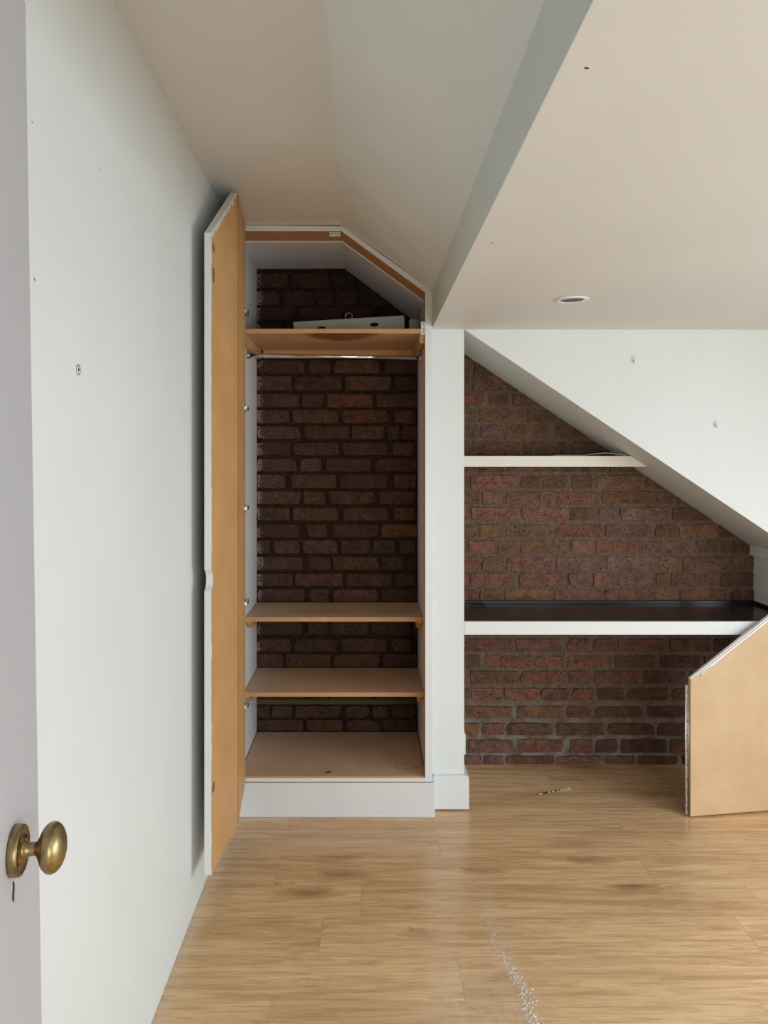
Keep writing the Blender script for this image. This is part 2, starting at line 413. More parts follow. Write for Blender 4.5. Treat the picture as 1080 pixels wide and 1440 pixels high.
# right wall with a window opening
bm = bm_new()
wy0, wy1, wz0, wz1 = .2, 2.1, .3, 1.62
box(bm, XR, XR + .12, YF, wy0, 0, ZL); box(bm, XR, XR + .12, wy1, YB + .06, 0, ZL)
box(bm, XR, XR + .12, wy0, wy1, 0, wz0); box(bm, XR, XR + .12, wy0, wy1, wz1, ZL)
struct('wall_right', bm, M_WALL, 'white wall with the window, to the right of the picture', cat='wall')
bm = bm_new()
vx0, vx1, vz0, vz1 = .45, 2.15, .2, 1.72
box(bm, XL - .1, vx0, YF - .12, YF, 0, 2.55); box(bm, vx1, XR + .12, YF - .12, YF, 0, 2.55)
box(bm, vx0, vx1, YF - .12, YF, 0, vz0); box(bm, vx0, vx1, YF - .12, YF, vz1, 2.55)
struct('wall_front', bm, M_WALL, 'white wall with a window, behind the camera', cat='wall')
def window(name, axis, a0, a1, z0, z1, at, label):
    bm = bm_new()
    def bar(p0, p1, q0, q1):
        if axis == 'y': box(bm, at, at + .045, p0, p1, q0, q1)
        else: box(bm, p0, p1, at, at + .045, q0, q1)
    t = .05; mid = (a0 + a1) / 2
    bar(a0, a0 + t, z0, z1); bar(a1 - t, a1, z0, z1); bar(a0 + t, a1 - t, z0, z0 + t); bar(a0 + t, a1 - t, z1 - t, z1); bar(mid - t / 2, mid + t / 2, z0 + t, z1 - t)
    struct(name, bm, M_TRIM, label, cat='window')
window('window_1', 'y', wy0, wy1, wz0, wz1, XR + .005, 'white two-light window frame in the right wall')
window('window_2', 'x', vx0, vx1, vz0, vz1, YF - .05, 'white two-light window frame behind the camera')

ya, yb = YF - .1, YB + .06
bm = bm_new()
loft(bm, [(XL - .1, ya, zc(ya)), (xk(ya), ya, zc(ya)), (xk(ya), ya, zc(ya) + .05), (XL - .1, ya, zc(ya) + .05)],
         [(XL - .1, yb, zc(yb)), (xk(yb), yb, zc(yb)), (xk(yb), yb, zc(yb) + .05), (XL - .1, yb, zc(yb) + .05)])
ceil_hi = struct('ceiling', bm, M_CEIL, 'narrow high flat ceiling strip along the left wall', cat='ceiling')
bm = bm_new()
def slope_sec(y): return [(xk(y), y, zc(y)), (XB, y, 2.045), (XB, y, 2.11), (xk(y), y, zc(y) + .05)]
ns = 14
secs = [[bm.verts.new(p) for p in slope_sec(ya + (yb - ya) * k / ns)] for k in range(ns + 1)]
for p, q in zip(secs, secs[1:]):
    for i in range(4): bm.faces.new((p[i], p[(i + 1) % 4], q[(i + 1) % 4], q[i]))
bm.faces.new(secs[0][::-1]); bm.faces.new(secs[-1])
struct('ceiling.001', bm, M_WALL, 'sloping ceiling strip falling to the right from the high ceiling', cat='ceiling')
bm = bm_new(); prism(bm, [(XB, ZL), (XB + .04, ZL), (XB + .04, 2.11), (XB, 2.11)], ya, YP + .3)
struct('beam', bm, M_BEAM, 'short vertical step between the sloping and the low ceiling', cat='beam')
bm = bm_new(); box(bm, XB + .001, XR + .12, ya, YP + .3, ZL - .0003, ZL + .06)
ceil_lo = struct('ceiling.002', bm, M_CEIL, 'low flat ceiling on the right with a recessed downlight', cat='ceiling')
# upper wall whose underside is the sloping soffit of the alcove
bm = bm_new()
prism(bm, [(.384, ZL), (XR, zs(XR)), (XR, ZL)], YP, YB + .055)
struct('wall_upper', bm, M_WALL, 'white wall above the alcove, cut off below by the sloping soffit', cat='wall', bevel=.0015)
# pillar
bm = bm_new(); box(bm, .2530, .384, YP, YB + .01, 0, ZL + .002)
pillar = struct('pillar', bm, M_WALL, 'white painted pillar between wardrobe and alcove', cat='pillar', bevel=.002)
bm = bm_new()
loft(bm, [(.262, YP - .022, .006), (.4005, YP - .022, .006), (.4005, YP - .022, .128), (.398, YP - .019, .138), (.262, YP - .019, .138)],
         [(.262, YP, .006), (.384, YP, .006), (.384, YP, .128), (.384, YP, .138), (.262, YP, .138)])
prism_pts = [(.384, YP), (.4005, YP - .022), (.4005, YB - .01), (.384, YB - .01)]
loft(bm, [(x, y, .006) for x, y in prism_pts], [(x - (.0025 if x > .39 else 0), y, .138) for x, y in prism_pts])
struct('baseboard_pillar', bm, M_TRIM, 'white skirting block around the foot of the pillar', cat='baseboard')
# knee wall at the right end of the alcove with its moulding
bm = bm_new()
prism(bm, [(1.757, 0), (1.83, 0), (1.83, zs(1.83) + .01), (1.757, zs(1.757) + .01)], YP + .07, YB + .05)
struct('wall_knee', bm, M_WALL, 'low white wall closing the alcove on the right, above the desk', cat='wall')
bm = bm_new()
prism(bm, [(1.739, .955), (1.757, .948), (1.757, zs(1.757) + .004), (1.742, zs(1.742) + .004)], YP + .075, YB + .02)
struct('trim_1', bm, M_TRIM, 'white moulding along the top of the low alcove wall', cat='trim')
# nib the entry door hangs on
bm = bm_new(); box(bm, XL, -.318, .12, .232, 0, 2.37)
struct('trim_2', bm, M_TRIM, 'white door jamb at the far left, outside the picture', cat='trim')
# jamb that carries the open cupboard door on the right
bm = bm_new(); box(bm, 1.612, 1.655, 3.0, YP - .001, 0, zs(1.655) - .0)
struct('trim_3', bm, M_TRIM, 'white upright carrying the cupboard door, right of the picture', cat='trim', bevel=.0015)

# ------------------------------------------------------------------ brick wall
bm = bm_new()
nx, nzv = 250, 200
x0, x1, z0, z1 = XL - .05, XR, -.012, 2.5
xs = [x0 + (1.80 - x0) * i / nx for i in range(nx + 1)] + [x1]
grid = []
for x in xs:
    colv = []
    for j in range(nzv + 1):
        z = z0 + (z1 - z0) * j / nzv
        base = YB + (.0095 if x < .24 else .0075)
        n = noise.fractal(Vector((x * 30, z * 30, 3.1)), 1.0, 2.0, 3)
        colv.append(bm.verts.new((x, base + n * .0035, z)))
    grid.append(colv)
for i in range(len(xs) - 1):
    for j in range(nzv):
        f = bm.faces.new((grid[i][j], grid[i + 1][j], grid[i + 1][j + 1], grid[i][j + 1])); f.smooth = True
box(bm, x0, x1, YB + .03, YB + .12, z0, z1)
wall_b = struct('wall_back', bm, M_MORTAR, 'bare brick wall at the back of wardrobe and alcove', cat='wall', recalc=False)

PAL = {'r': (.225, .096, .060), 'b': (.180, .090, .052), 't': (.225, .110, .056), 'd': (.145, .067, .041),
       'o': (.255, .092, .048), 'p': (.215, .108, .074), 'm': (.195, .084, .052)}
def brick(px0, px1, py0, py1, c, kd=1.0):
    s = F / YB
    xa, xb = (px0 - CX) / s, (px1 - CX) / s
    za, zb = CZ - (py1 - CY) / s, CZ - (py0 - CY) / s
    za = max(za, -.01)
    w, h = (xb - xa) / 2, (zb - za) / 2
    if w < .006 or h < .006: return
    bm = bm_new()
    U = [-1, -.5, 0, .5, 1]; V = [-1, 0, 1]
    lean = random.uniform(-.0018, .0018); tilt = random.uniform(-.002, .002)
    proud = random.uniform(-.003, .0015)
    cut = {(a, b_): (random.random() ** 3) * .013 for a in (0, 4) for b_ in (0, 2)}
    front = []
    for i, u in enumerate(U):
        colv = []
        for j, v in enumerate(V):
            e = .0022 if (i in (0, 4) or j in (0, 2)) else 0
            x = u * (w - .002) + random.uniform(-.0018, .0018); z = v * (h - .002) + random.uniform(-.0016, .0016)
            if (i, j) in cut: x -= math.copysign(cut[i, j] * min(1, w / .05), u); z -= math.copysign(cut[i, j] * .35, v)
            y = proud + u * lean + v * tilt + e + random.uniform(-.0016, .0012)
            colv.append(bm.verts.new((x, y, z)))
        front.append(colv)
    for i in range(4):
        for j in range(2):
            bm.faces.new((front[i][j], front[i + 1][j], front[i + 1][j + 1], front[i][j + 1]))
    loop = [front[i][0] for i in range(5)] + [front[4][1]] + [front[i][2] for i in range(4, -1, -1)] + [front[0][1]]
    back = []
    for vtx in loop:
        back.append(bm.verts.new((vtx.co.x * 1.0 + math.copysign(.0022, vtx.co.x), .016, vtx.co.z + (math.copysign(.0018, vtx.co.z) if abs(vtx.co.z) > h * .4 else 0))))
    n = len(loop)
    for k in range(n): bm.faces.new((loop[(k + 1) % n], loop[k], back[k], back[(k + 1) % n]))
    me = bpy.data.meshes.new('brick'); bm.to_mesh(me); bm.free(); me.materials.append(M_BRICK)
    o = bpy.data.objects.new('brick', me); COL.objects.link(o); o.parent = wall_b
    o.location = ((xa + xb) / 2, YB, (za + zb) / 2)
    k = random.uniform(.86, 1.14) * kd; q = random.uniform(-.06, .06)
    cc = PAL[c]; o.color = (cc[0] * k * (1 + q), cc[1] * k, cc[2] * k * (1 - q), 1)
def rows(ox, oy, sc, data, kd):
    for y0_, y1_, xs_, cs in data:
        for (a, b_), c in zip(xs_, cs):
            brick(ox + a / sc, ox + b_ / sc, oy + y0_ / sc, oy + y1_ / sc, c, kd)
# wardrobe courses, colours darkened for the dim interior, most at the top
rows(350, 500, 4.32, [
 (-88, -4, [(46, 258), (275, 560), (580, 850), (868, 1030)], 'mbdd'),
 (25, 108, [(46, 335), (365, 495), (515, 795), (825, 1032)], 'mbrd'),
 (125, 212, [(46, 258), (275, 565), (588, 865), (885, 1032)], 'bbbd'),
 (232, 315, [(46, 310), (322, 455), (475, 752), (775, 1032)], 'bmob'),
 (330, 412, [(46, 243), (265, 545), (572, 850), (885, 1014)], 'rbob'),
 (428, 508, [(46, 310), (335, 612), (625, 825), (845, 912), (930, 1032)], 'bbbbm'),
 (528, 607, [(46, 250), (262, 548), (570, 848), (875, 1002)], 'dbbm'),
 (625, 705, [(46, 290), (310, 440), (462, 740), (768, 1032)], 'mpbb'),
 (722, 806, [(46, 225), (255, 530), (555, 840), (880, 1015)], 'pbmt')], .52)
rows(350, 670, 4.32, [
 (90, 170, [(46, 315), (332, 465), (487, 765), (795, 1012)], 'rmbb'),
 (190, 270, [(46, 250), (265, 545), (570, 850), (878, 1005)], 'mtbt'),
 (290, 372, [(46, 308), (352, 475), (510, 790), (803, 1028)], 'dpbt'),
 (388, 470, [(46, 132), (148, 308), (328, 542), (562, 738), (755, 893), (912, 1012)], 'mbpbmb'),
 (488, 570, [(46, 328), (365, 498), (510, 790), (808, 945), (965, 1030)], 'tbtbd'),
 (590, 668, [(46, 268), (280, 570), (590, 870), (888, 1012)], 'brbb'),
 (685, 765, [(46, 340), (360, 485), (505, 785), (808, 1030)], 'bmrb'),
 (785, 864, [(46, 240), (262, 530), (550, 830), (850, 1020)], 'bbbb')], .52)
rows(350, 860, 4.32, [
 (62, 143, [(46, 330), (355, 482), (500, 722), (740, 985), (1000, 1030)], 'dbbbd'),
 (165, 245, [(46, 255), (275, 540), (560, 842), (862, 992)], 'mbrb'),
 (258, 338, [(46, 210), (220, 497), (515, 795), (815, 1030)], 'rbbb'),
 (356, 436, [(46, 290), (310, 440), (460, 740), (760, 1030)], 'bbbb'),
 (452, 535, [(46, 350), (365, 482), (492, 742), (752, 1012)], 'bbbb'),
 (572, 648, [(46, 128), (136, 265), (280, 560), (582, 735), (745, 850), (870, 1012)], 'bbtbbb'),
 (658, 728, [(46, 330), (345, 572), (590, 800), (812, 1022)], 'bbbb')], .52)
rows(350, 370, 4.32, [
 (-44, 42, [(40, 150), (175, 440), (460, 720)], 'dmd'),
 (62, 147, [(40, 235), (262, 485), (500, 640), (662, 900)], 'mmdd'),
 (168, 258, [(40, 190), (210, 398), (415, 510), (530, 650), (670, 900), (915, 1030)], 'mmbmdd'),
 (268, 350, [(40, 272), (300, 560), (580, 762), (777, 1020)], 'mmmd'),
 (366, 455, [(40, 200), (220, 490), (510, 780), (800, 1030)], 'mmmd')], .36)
# alcove courses above the small shelf
rows(640, 480, 4.154, [
 (30, 102, [(30, 112)], 'd'),
 (115, 190, [(30, 98), (112, 240)], 'bb'),
 (203, 290, [(30, 98), (105, 285), (300, 380)], 'bpb'),
 (303, 374, [(30, 165), (195, 318), (335, 500)], 'obb'),
 (395, 472, [(30, 128), (140, 400), (415, 600), (615, 670)], 'bbbd'),
 (487, 564, [(30, 138), (150, 285), (292, 560), (585, 800)], 'bptb'),
 (585, 662, [(30, 95), (103, 382), (398, 665), (680, 830), (845, 960)], 'bmbbd'),
 (682, 765, [(30, 290), (310, 600), (615, 890), (905, 1080)], 'mmbb')], 1.0)
G = 210 * 4.909
rows(640, 650, 4.909, [
 (90, 182, [(35, 95), (107, 427), (455, 774), (805, 952), (975, G + 272), (G + 288, G + 420)], 'brbbtb'),
 (200, 292, [(35, 172), (187, 327), (355, 668), (700, 988), (G - 20, G + 345), (G + 365, G + 485), (G + 500, G + 600)], 'brprbbb'),
 (312, 403, [(35, 98), (112, 440), (460, 785), (800, 957), (985, G + 90), (G + 107, G + 445), (G + 470, G + 740)], 'rrrbppb'),
 (428, 518, [(35, 155), (172, 320), (350, 667), (692, 1015), (G + 5, G + 342), (G + 352, G + 500), (G + 515, G + 782), (G + 797, G + 905)], 'rtbrpbtd'),
 (540, 630, [(35, 78), (90, 276), (292, 445), (455, 782), (800, 952), (972, G + 270), (G + 288, G + 622), (G + 640, G + 792), (G + 806, G + 1035)], 'rrttprpbd'),
 (652, 750, [(35, 165), (187, 332), (357, 685), (705, G + 2), (G + 20, G + 350), (G + 375, G + 522), (G + 545, G + 866), (G + 882, G + 965), (G + 976, G + 1045)], 'otrpptmbm'),
 (763, 862, [(35, 95), (105, 410), (445, 770), (785, 932), (955, G + 77), (G + 98, G + 346), (G + 353, G + 452), (G + 462, G + 776), (G + 800, G + 1045)], 'rrrprptrd'),
 (877, 967, [(35, 155), (172, 327), (340, 675), (690, 1027), (G + 5, G + 332), (G + 350, G + 502), (G + 524, G + 842), (G + 870, G + 952), (G + 966, G + 1045)], 'rttrrtmdd'),
 ], 1.12)
rows(640, 890, 3.273, [
 (-122, -64, [(20, 140), (158, 370), (385, 600), (615, 830), (845, 1060), (1080, 1180), (1200, 1378)], 'rrmbrbd'),
 (-46, 12, [(20, 250), (265, 480), (495, 600), (615, 825), (845, 1060), (1080, 1290), (1305, 1378)], 'rrmbrbd'),
 (28, 90, [(48, 266), (280, 492), (515, 616), (635, 747), (752, 970), (990, 1180), (1195, 1378)], 'rrmmmdd'),
 (105, 163, [(20, 118), (140, 355), (372, 500), (515, 730), (735, 925), (945, 1130), (1150, 1378)], 'brrrbdd'),
 (175, 236, [(20, 62), (70, 292), (300, 512), (525, 622), (640, 852), (870, 1060), (1080, 1290), (1305, 1378)], 'rbrrmddd'),
 (255, 313, [(20, 65), (75, 216), (228, 387), (396, 530), (538, 636), (655, 780), (787, 980), (995, 1200), (1220, 1378)], 'rrrbrdddd'),
 (338, 393, [(20, 42), (52, 263), (287, 502), (518, 623), (645, 862), (885, 1065), (1085, 1290), (1305, 1378)], 'bttrdddd'),
 (415, 473, [(20, 112), (122, 230), (240, 452), (468, 687), (698, 917), (932, 1140), (1160, 1378)], 'trbbddd'),
 (490, 554, [(20, 46), (62, 271), (292, 503), (528, 634), (645, 747), (765, 977), (992, 1200), (1220, 1378)], 'bpmrddmd'),
 (566, 615, [(20, 122), (130, 225), (236, 457), (466, 672), (690, 830), (842, 1030), (1050, 1200), (1220, 1378)], 'ppbpbddd')], 1.0)

# ------------------------------------------------------------------ wardrobe
YW = 2.995; WX0, WX1 = -.502, .2246; KX = -.1026
wd = thing('wardrobe', 'tall built-in wardrobe with sloped top, open fibreboard door and bare brick back', 'wardrobe', (-.14, 3.24, 0))
# face frame : front edge painted, inner sides raw
def sl_in(x): return 2.278 - .73 * (x - KX)
def sl_out(x): return zc(2.995) - .7133 * (x - xk(2.995)) - .0004
bm = bm_new(); prism(bm, [(-.531, 2.278), (KX, 2.278), (KX + .003, sl_out(KX + .003)), (-.531, 2.3005)], YW, 3.13)
for f in bm.faces: f.material_index = 0 if f.calc_center_median().y < YW + .001 else 1
obj('top_rail', bm, [M_WORN, M_MDF], wd)
bm = bm_new(); prism(bm, [(KX, 2.278), (.2246, sl_in(.2246)), (.2520, sl_out(.2520)), (KX + .003, sl_out(KX + .003))], YW, 3.13)
for f in bm.faces: f.material_index = 0 if f.calc_center_median().y < YW + .001 else 1
obj('sloped_rail', bm, [M_WORN, M_MDF], wd)
bm = bm_new(); prism(bm, [(.2246, .13), (.2525, .13), (.2525, sl_out(.2525) - .002), (.2246, sl_in(.2246))], YW, 3.085)
for f in bm.faces:
    c = f.calc_center_median(); f.material_index = 1 if c.x < .2247 else 0
obj('stile', bm, [M_TRIM, M_MDF], wd)
bm = bm_new(); box(bm, -.532, -.502, YW, 3.085, .13, 2.277)
for f in bm.faces: f.material_index = 1 if f.calc_center_median().x > -.5025 else 0
obj('stile', bm, [M_TRIM, M_MDF], wd)
# side panels and roof boards
bm = bm_new(); box(bm, -.532, -.5055, 3.086, YB + .004, .0, 2.27); obj('side_panel', bm, M_INNER, wd)
bm = bm_new(); prism(bm, [(.229, 0), (.2525, 0), (.2525, 2.02), (.229, 2.035)], 3.086, YB + .004); obj('side_panel', bm, M_INNER, wd)
bm = bm_new()
loft(bm, [(-.532, 3.131, 2.272), (-.104, 3.131, 2.272), (-.104, 3.131, 2.285), (-.532, 3.131, 2.285)], [(-.532, YB + .004, 2.256), (-.104, YB + .004, 2.256), (-.104, YB + .004, 2.27), (-.532, YB + .004, 2.27)])
obj('roof_board', bm, M_INNER, wd)
bm = bm_new()
loft(bm, [(-.104, 3.131, 2.272), (.2520, 3.131, 2.272 - .35 * .735), (.2520, 3.131, 2.285 - .35 * .735), (-.104, 3.131, 2.285)], [(-.104, YB + .004, 2.256), (.2520, YB + .004, 2.256 - .35 * .77), (.2520, YB + .004, 2.27 - .35 * .77), (-.104, YB + .004, 2.27)])
obj('roof_board', bm, M_INNER, wd)
# shelves
def shelf(y0, z1, th, name='shelf'):
    bm = bm_new(); box(bm, -.505, .2285, y0, YB - .004, z1 - th, z1)
    bmesh.ops.recalc_face_normals(bm, faces=bm.faces[:])
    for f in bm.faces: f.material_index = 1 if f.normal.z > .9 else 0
    return obj(name, bm, [M_MDF, M_MDFTOP], wd, bevel=.0012)
shelf(YW + .088, 1.898, .018); shelf(3.166, .7375, .019); shelf(3.12, .4415, .018)
bm = bm_new(); box(bm, -.501, .2236, YW + .004, YW + .0885, 1.88, 1.898); obj('shelf_nosing', bm, M_MDF, wd, bevel=.001)
# floor of the wardrobe: painted lip at the front
bm = bm_new(); box(bm, -.5015, .2242, YW + .012, YB - .004, .13, .149)
bmesh.ops.recalc_face_normals(bm, faces=bm.faces[:])
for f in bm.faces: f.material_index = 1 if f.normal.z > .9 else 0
obj('base_board', bm, [M_MDF, M_MDFTOP], wd)
bm = bm_new(); box(bm, -.5015, .2242, YW - .003, YW + .0118, .1302, .1465); obj('base_lip', bm, M_CREAM, wd, bevel=.002)
# battens under the shelves
for (z, y0) in ((1.8798, 3.0), (.7183, 3.17), (.4233, 3.125)):
    for sx_ in (-1, 1):
        bm = bm_new(); h = .036
        xa, xb = (-.502, -.480) if sx_ < 0 else (.2045, .2240)
        if z > 1.5: box(bm, xa, xb, y0 + .01, YB - .012, z - h, z)
        else:
            loft(bm, [(xa, y0, z - .006), (xb, y0, z - .006), (xb, y0, z), (xa, y0, z)], [(xa, y0 + .05, z - h), (xb, y0 + .05, z - h), (xb, y0 + .05, z), (xa, y0 + .05, z)])
            box(bm, xa, xb, y0 + .05, YB - .012, z - h, z)
        obj('batten', bm, M_MDF, wd)
for sx_ in (-1,):
    bm = bm_new(); box(bm, -.47, .204, YB - .034, YB - .014, 1.845, 1.8798)
    obj('batten', bm, M_MDF, wd)
# hanging rail
rail = None
bm = bm_new(); tube(bm, [(-.492, 3.214, 1.8235), (.218, 3.214, 1.8135)], .0085, 16); rail = obj('hanging_rail', bm, M_CHROME, wd)
ROOTLOC['hanging_rail'] = Vector((0, 0, 0))
def sub(name, bm, mats, parent, bevel=0.0):
    """sub-part: its parent's own world offset is undone"""
    o = obj(name, bm, mats, None, bevel); o.parent = parent; return o
for (x, z, d) in ((-.502, 1.8237, 1), (.2246, 1.8135, -1)):
    bm = bm_new(); lathe(bm, [(0, 0), (0, .017), (.003, .017), (.004, .013), (.012, .0125), (.012, .009), (.004, .009)], (d, 0, 0), (x, 3.214, z), 20)
    for a in (-1, 1): lathe(bm, [(.003, 0), (.003, .003), (.0045, .0022), (.005, 0)], (d, 0, 0), (x, 3.214, z + a * .0145), 8)
    sub('rail_socket', bm, M_NICKEL, rail)
# plinth
bm = bm_new(); box(bm, -.532, .262, 2.984, YW - .0035, 0, .130)
pl = obj('plinth', bm, M_WORN, wd, bevel=.0015)
bm = bm_new(); prism(bm, [(-.532, .0), (.262, .0), (.2615, .018), (-.532, .018)], 2.979, 2.9838)
sub('bottom_strip', bm, M_WORN, pl, bevel=.0012)
bm = bm_new(); box(bm, .2532, .262, YW - .003, YP - .001, 0, .130); sub('return_end', bm, M_WORN, pl)
# magnetic catches
def catch(loc, rotz, w=.042, d=.014, h=.017):
    bm = bm_new(); box(bm, -w / 2, w / 2, -d / 2, d / 2, -h / 2, h / 2)
    for a in (-.3, .05, .3): box(bm, w * a - .004, w * a + .0045, -d / 2 - .0008, -d / 2, -h * .02, h * .10, 1)
    bmesh.ops.bevel(bm, geom=[e for e in bm.edges if e.calc_length() > .01], offset=.0015, segments=1, affect='EDGES')
    bmesh.ops.rotate(bm, verts=bm.verts[:], cent=(0, 0, 0), matrix=Matrix.Rotation(rotz, 3, 'Y'))
    bmesh.ops.translate(bm, verts=bm.verts[:], vec=loc)
    return obj('magnetic_catch', bm, [M_PLAST, M_DARK], wd)
catch((-.1285, YW + .009, 2.2685), 0); catch((.2165, YW + .01, 1.897 + .004), PI / 2, .05, .014, .017)
# the folding door: two leaves hanging off the left stile
zb_d, zt_d = .136, 2.296
P0 = Vector((-.4745, 2.982)); P1 = Vector((-.4448, 2.634)); P2 = Vector((-.4705, 2.311))
TH = .021
def leaf(A, B, prof, name):
    d = (B - A); Ln = d.length; d = d / Ln
    n = Vector((d.y, -d.x));
    if n.x > 0: n = -n
    bm = bm_new()
    a = [(A.x + d.x * t, A.y + d.y * t, z) for t, z in prof]
    b = [(x + n.x * TH, y + n.y * TH, z) for x, y, z in a]
    fs = loft(bm, a, b)
    bmesh.ops.recalc_face_normals(bm, faces=bm.faces[:])
    for f in bm.faces: f.material_index = 0 if f.normal.x > .8 and abs(f.normal.z) < .1 else 1
    return obj(name, bm, [M_MDFDOOR, M_WORN], wd)
L1 = (P1 - P0).length; L2 = (P2 - P1).length
lf1 = leaf(P0, P1 + (P0 - P1).normalized() * .003, [(0, zb_d), (L1, zb_d), (L1, zt_d), (0, zt_d)], 'door_leaf')
notch = []
zc_n, hn = 1.024, .032
for k in range(9):
    a = -1 + 2 * k / 8
    notch.append((L2 - .018 * (1 - abs(a) ** 2.5), zc_n + a * hn))
prof = [(0.001, zb_d), (L2, zb_d)] + notch + [(L2, zt_d - .74 * (L1 + L2 - .369)), (.369 - L1, zt_d), (0.001, zt_d)]
lf2 = leaf(P1, P2, prof, 'door_leaf')
bm = bm_new(); d_ = (P1 - P0).normalized()
box(bm, P1.x - .0035, P1.x + .0008, P1.y - .0022, P1.y + .0048, zb_d + .004, zt_d - .004); obj('fold_gap_strip', bm, M_FOLDGAP, wd)  # dark strip added to draw the shadowed gap between the leaves
lf1['label'] = 'plain rectangular leaf next to the hinges'
lf2['label'] = 'outer leaf with sloped top and a finger notch in its edge'
# concealed hinges between stile and door
for z in (1.959, 1.585, 1.20, .834, .435):
    bm = bm_new()
    lathe(bm, [(-.0005, .0), (-.0005, .019), (.0022, .019), (.0026, .0165), (.0012, .015), (.0012, 0)], (1, .08, 0), (P0.x + .0015, 2.952, z), 20)
    box(bm, P0.x + .002, P0.x + .012, 2.955, 2.992, z - .007, z + .007)
    box(bm, P0.x - .022, P0.x + .008, 2.986, 3.012, z - .009, z + .009)
    box(bm, -.5015, -.4995, 3.0, 3.065, z - .022, z + .022)
    box(bm, -.4995, -.488, 3.005, 3.062, z - .008, z + .008)
    lathe(bm, [(0, .0), (0, .0035), (.002, .003), (.002, 0)], (1, 0, 0), (-.488, 3.05, z), 8)
    obj('cup_hinge', bm, M_NICKEL, wd)
# plugs and strike plate on the inner face of the outer leaf
def on_leaf(t, off=0.0):
    d = (P2 - P1).normalized(); n = Vector((-d.y, d.x))
    if n.x < 0: n = -n
    return P1 + d * t + n * off, d, n
for z, rr in ((.392, .016), (2.03, .014)):
    p, d, n = on_leaf(L2 - .022)
    bm = bm_new(); lathe(bm, [(0, 0), (.0, rr), (.0008, rr * .95), (.0009, 0)], (n.x, n.y, 0), (p.x, p.y, z), 18)
    sub('filler_plug', bm, M_PLUG, lf2)
p, d, n = on_leaf(L2 - .012)
bm = bm_new()
a = [(p.x, p.y, 1.925), (p.x + d.x * -.014, p.y - d.y * .014, 1.925), (p.x - d.x * .014, p.y - d.y * .014, 1.968), (p.x, p.y, 1.968)]
loft(bm, a, [(x + n.x * .002, y + n.y * .002, z) for x, y, z in a]); sub('strike_plate', bm, M_NICKEL, lf2)
for o_ in wd.children:
    for s_ in o_.children:
        s_.location = (0, 0, 0)   # meshes are in world coordinates; parents carry the offset
        s_.matrix_parent_inverse = Matrix.Translation(Vector((-.14, 3.24, 0)) - Vector((-.14, 3.24, 0)))

# ------------------------------------------------------------------ things on the wardrobe shelves
wb = thing('storage_board', 'long white board with two oval finger holes on the wardrobe top shelf', 'board', (-.07, 3.2, 1.898))
def hole_board():
    bm = bm_new(); Lb, H, T = .46, .060, .022
    holes = [(.115, .028), (.335, .030)]
    # front outline with two through holes, made as a strip mesh around the ellipses
    n = 20
    import itertools
    xs_ = [0, .225, Lb]
    for (hx, hz), xa, xb in zip(holes, xs_, xs_[1:]):
        rx, rz = .018, .0085
        for side, y in ((0, 0), (1, T)):
            pass
        inner = [[], []]; outer = [[], []]
        ca_ = math.atan2(H / 2, (xb - xa) / 2)
        angs = sorted(set([2 * PI * k / 16 for k in range(16)] + [ca_, PI - ca_, PI + ca_, 2 * PI - ca_])); n = len(angs)
        for a in angs:
            ca, sa = math.cos(a), math.sin(a)
            m = max(abs(ca) / ((xb - xa) / 2), abs(sa) / (H / 2))
            cxm, czm = (xa + xb) / 2, H / 2
            for s_, y in ((0, 0), (1, T)):
                inner[s_].append(bm.verts.new((hx + rx * ca, y, hz + rz * sa)))
                outer[s_].append(bm.verts.new((cxm + ca / m, y, czm + sa / m)))
        for k in range(n):
            k2 = (k + 1) % n
            bm.faces.new((inner[0][k], inner[0][k2], outer[0][k2], outer[0][k]))
            bm.faces.new((inner[1][k2], inner[1][k], outer[1][k], outer[1][k2]))
            bm.faces.new((inner[0][k2], inner[0][k], inner[1][k], inner[1][k2]))
            bm.faces.new((outer[0][k], outer[0][k2], outer[1][k2], outer[1][k]))
    return bm
bm = hole_board()
R = Matrix.Rotation(-math.radians(3.4), 3, 'Y')
bmesh.ops.rotate(bm, verts=bm.verts[:], cent=(0, 0, 0), matrix=R)
bmesh.ops.translate(bm, verts=bm.verts[:], vec=(-.305, 3.19, 1.8985))
bm.normal_update()
obj('board', bm, M_BOARD, wb)
bm = bm_new(); box(bm, .172, .214, 3.185, 3.22, 1.8985, 1.972); obj('end_block', bm, M_BOARD, wb, bevel=.008)
bm = bm_new(); box(bm, -.25, .18, 3.235, 3.30, 1.8985, 1.93); obj('back_rail', bm, M_BOARD, wb, bevel=.003)

ch = thing('coat_hanger', 'wire coat hanger with its hook standing up on the top shelf', 'hanger', (-.075, 3.12, 1.899))
bm = bm_new()
hx, hy, hz = -.0755, 3.125, 1.902
pts = [(hx, hy, hz), (hx, hy - .004, hz + .022), (hx - .0, hy - .006, hz + .040), (hx + .006, hy - .006, hz + .050)]
for k in range(11):
    a = -0.5 + k * (PI + .8) / 10
    pts.append((hx - .001 + .0145 * math.cos(a) + 0, hy - .006, hz + .066 + .0145 * math.sin(a)))
tube(bm, pts, .0016, 8); obj('hook', bm, M_STEEL, ch)
bm = bm_new()
tube(bm, [(hx, hy, hz), (hx - .04, hy + .010, hz), (hx - .19, hy + .055, hz), (hx - .2, hy + .062, hz), (hx - .19, hy + .063, hz), (hx + .19, hy + .063, hz), (hx + .2, hy + .062, hz), (hx + .19, hy + .055, hz), (hx + .04, hy + .010, hz), (hx, hy, hz)], .0016, 8, cap=False)
obj('hanger_wire', bm, M_STEEL, ch)

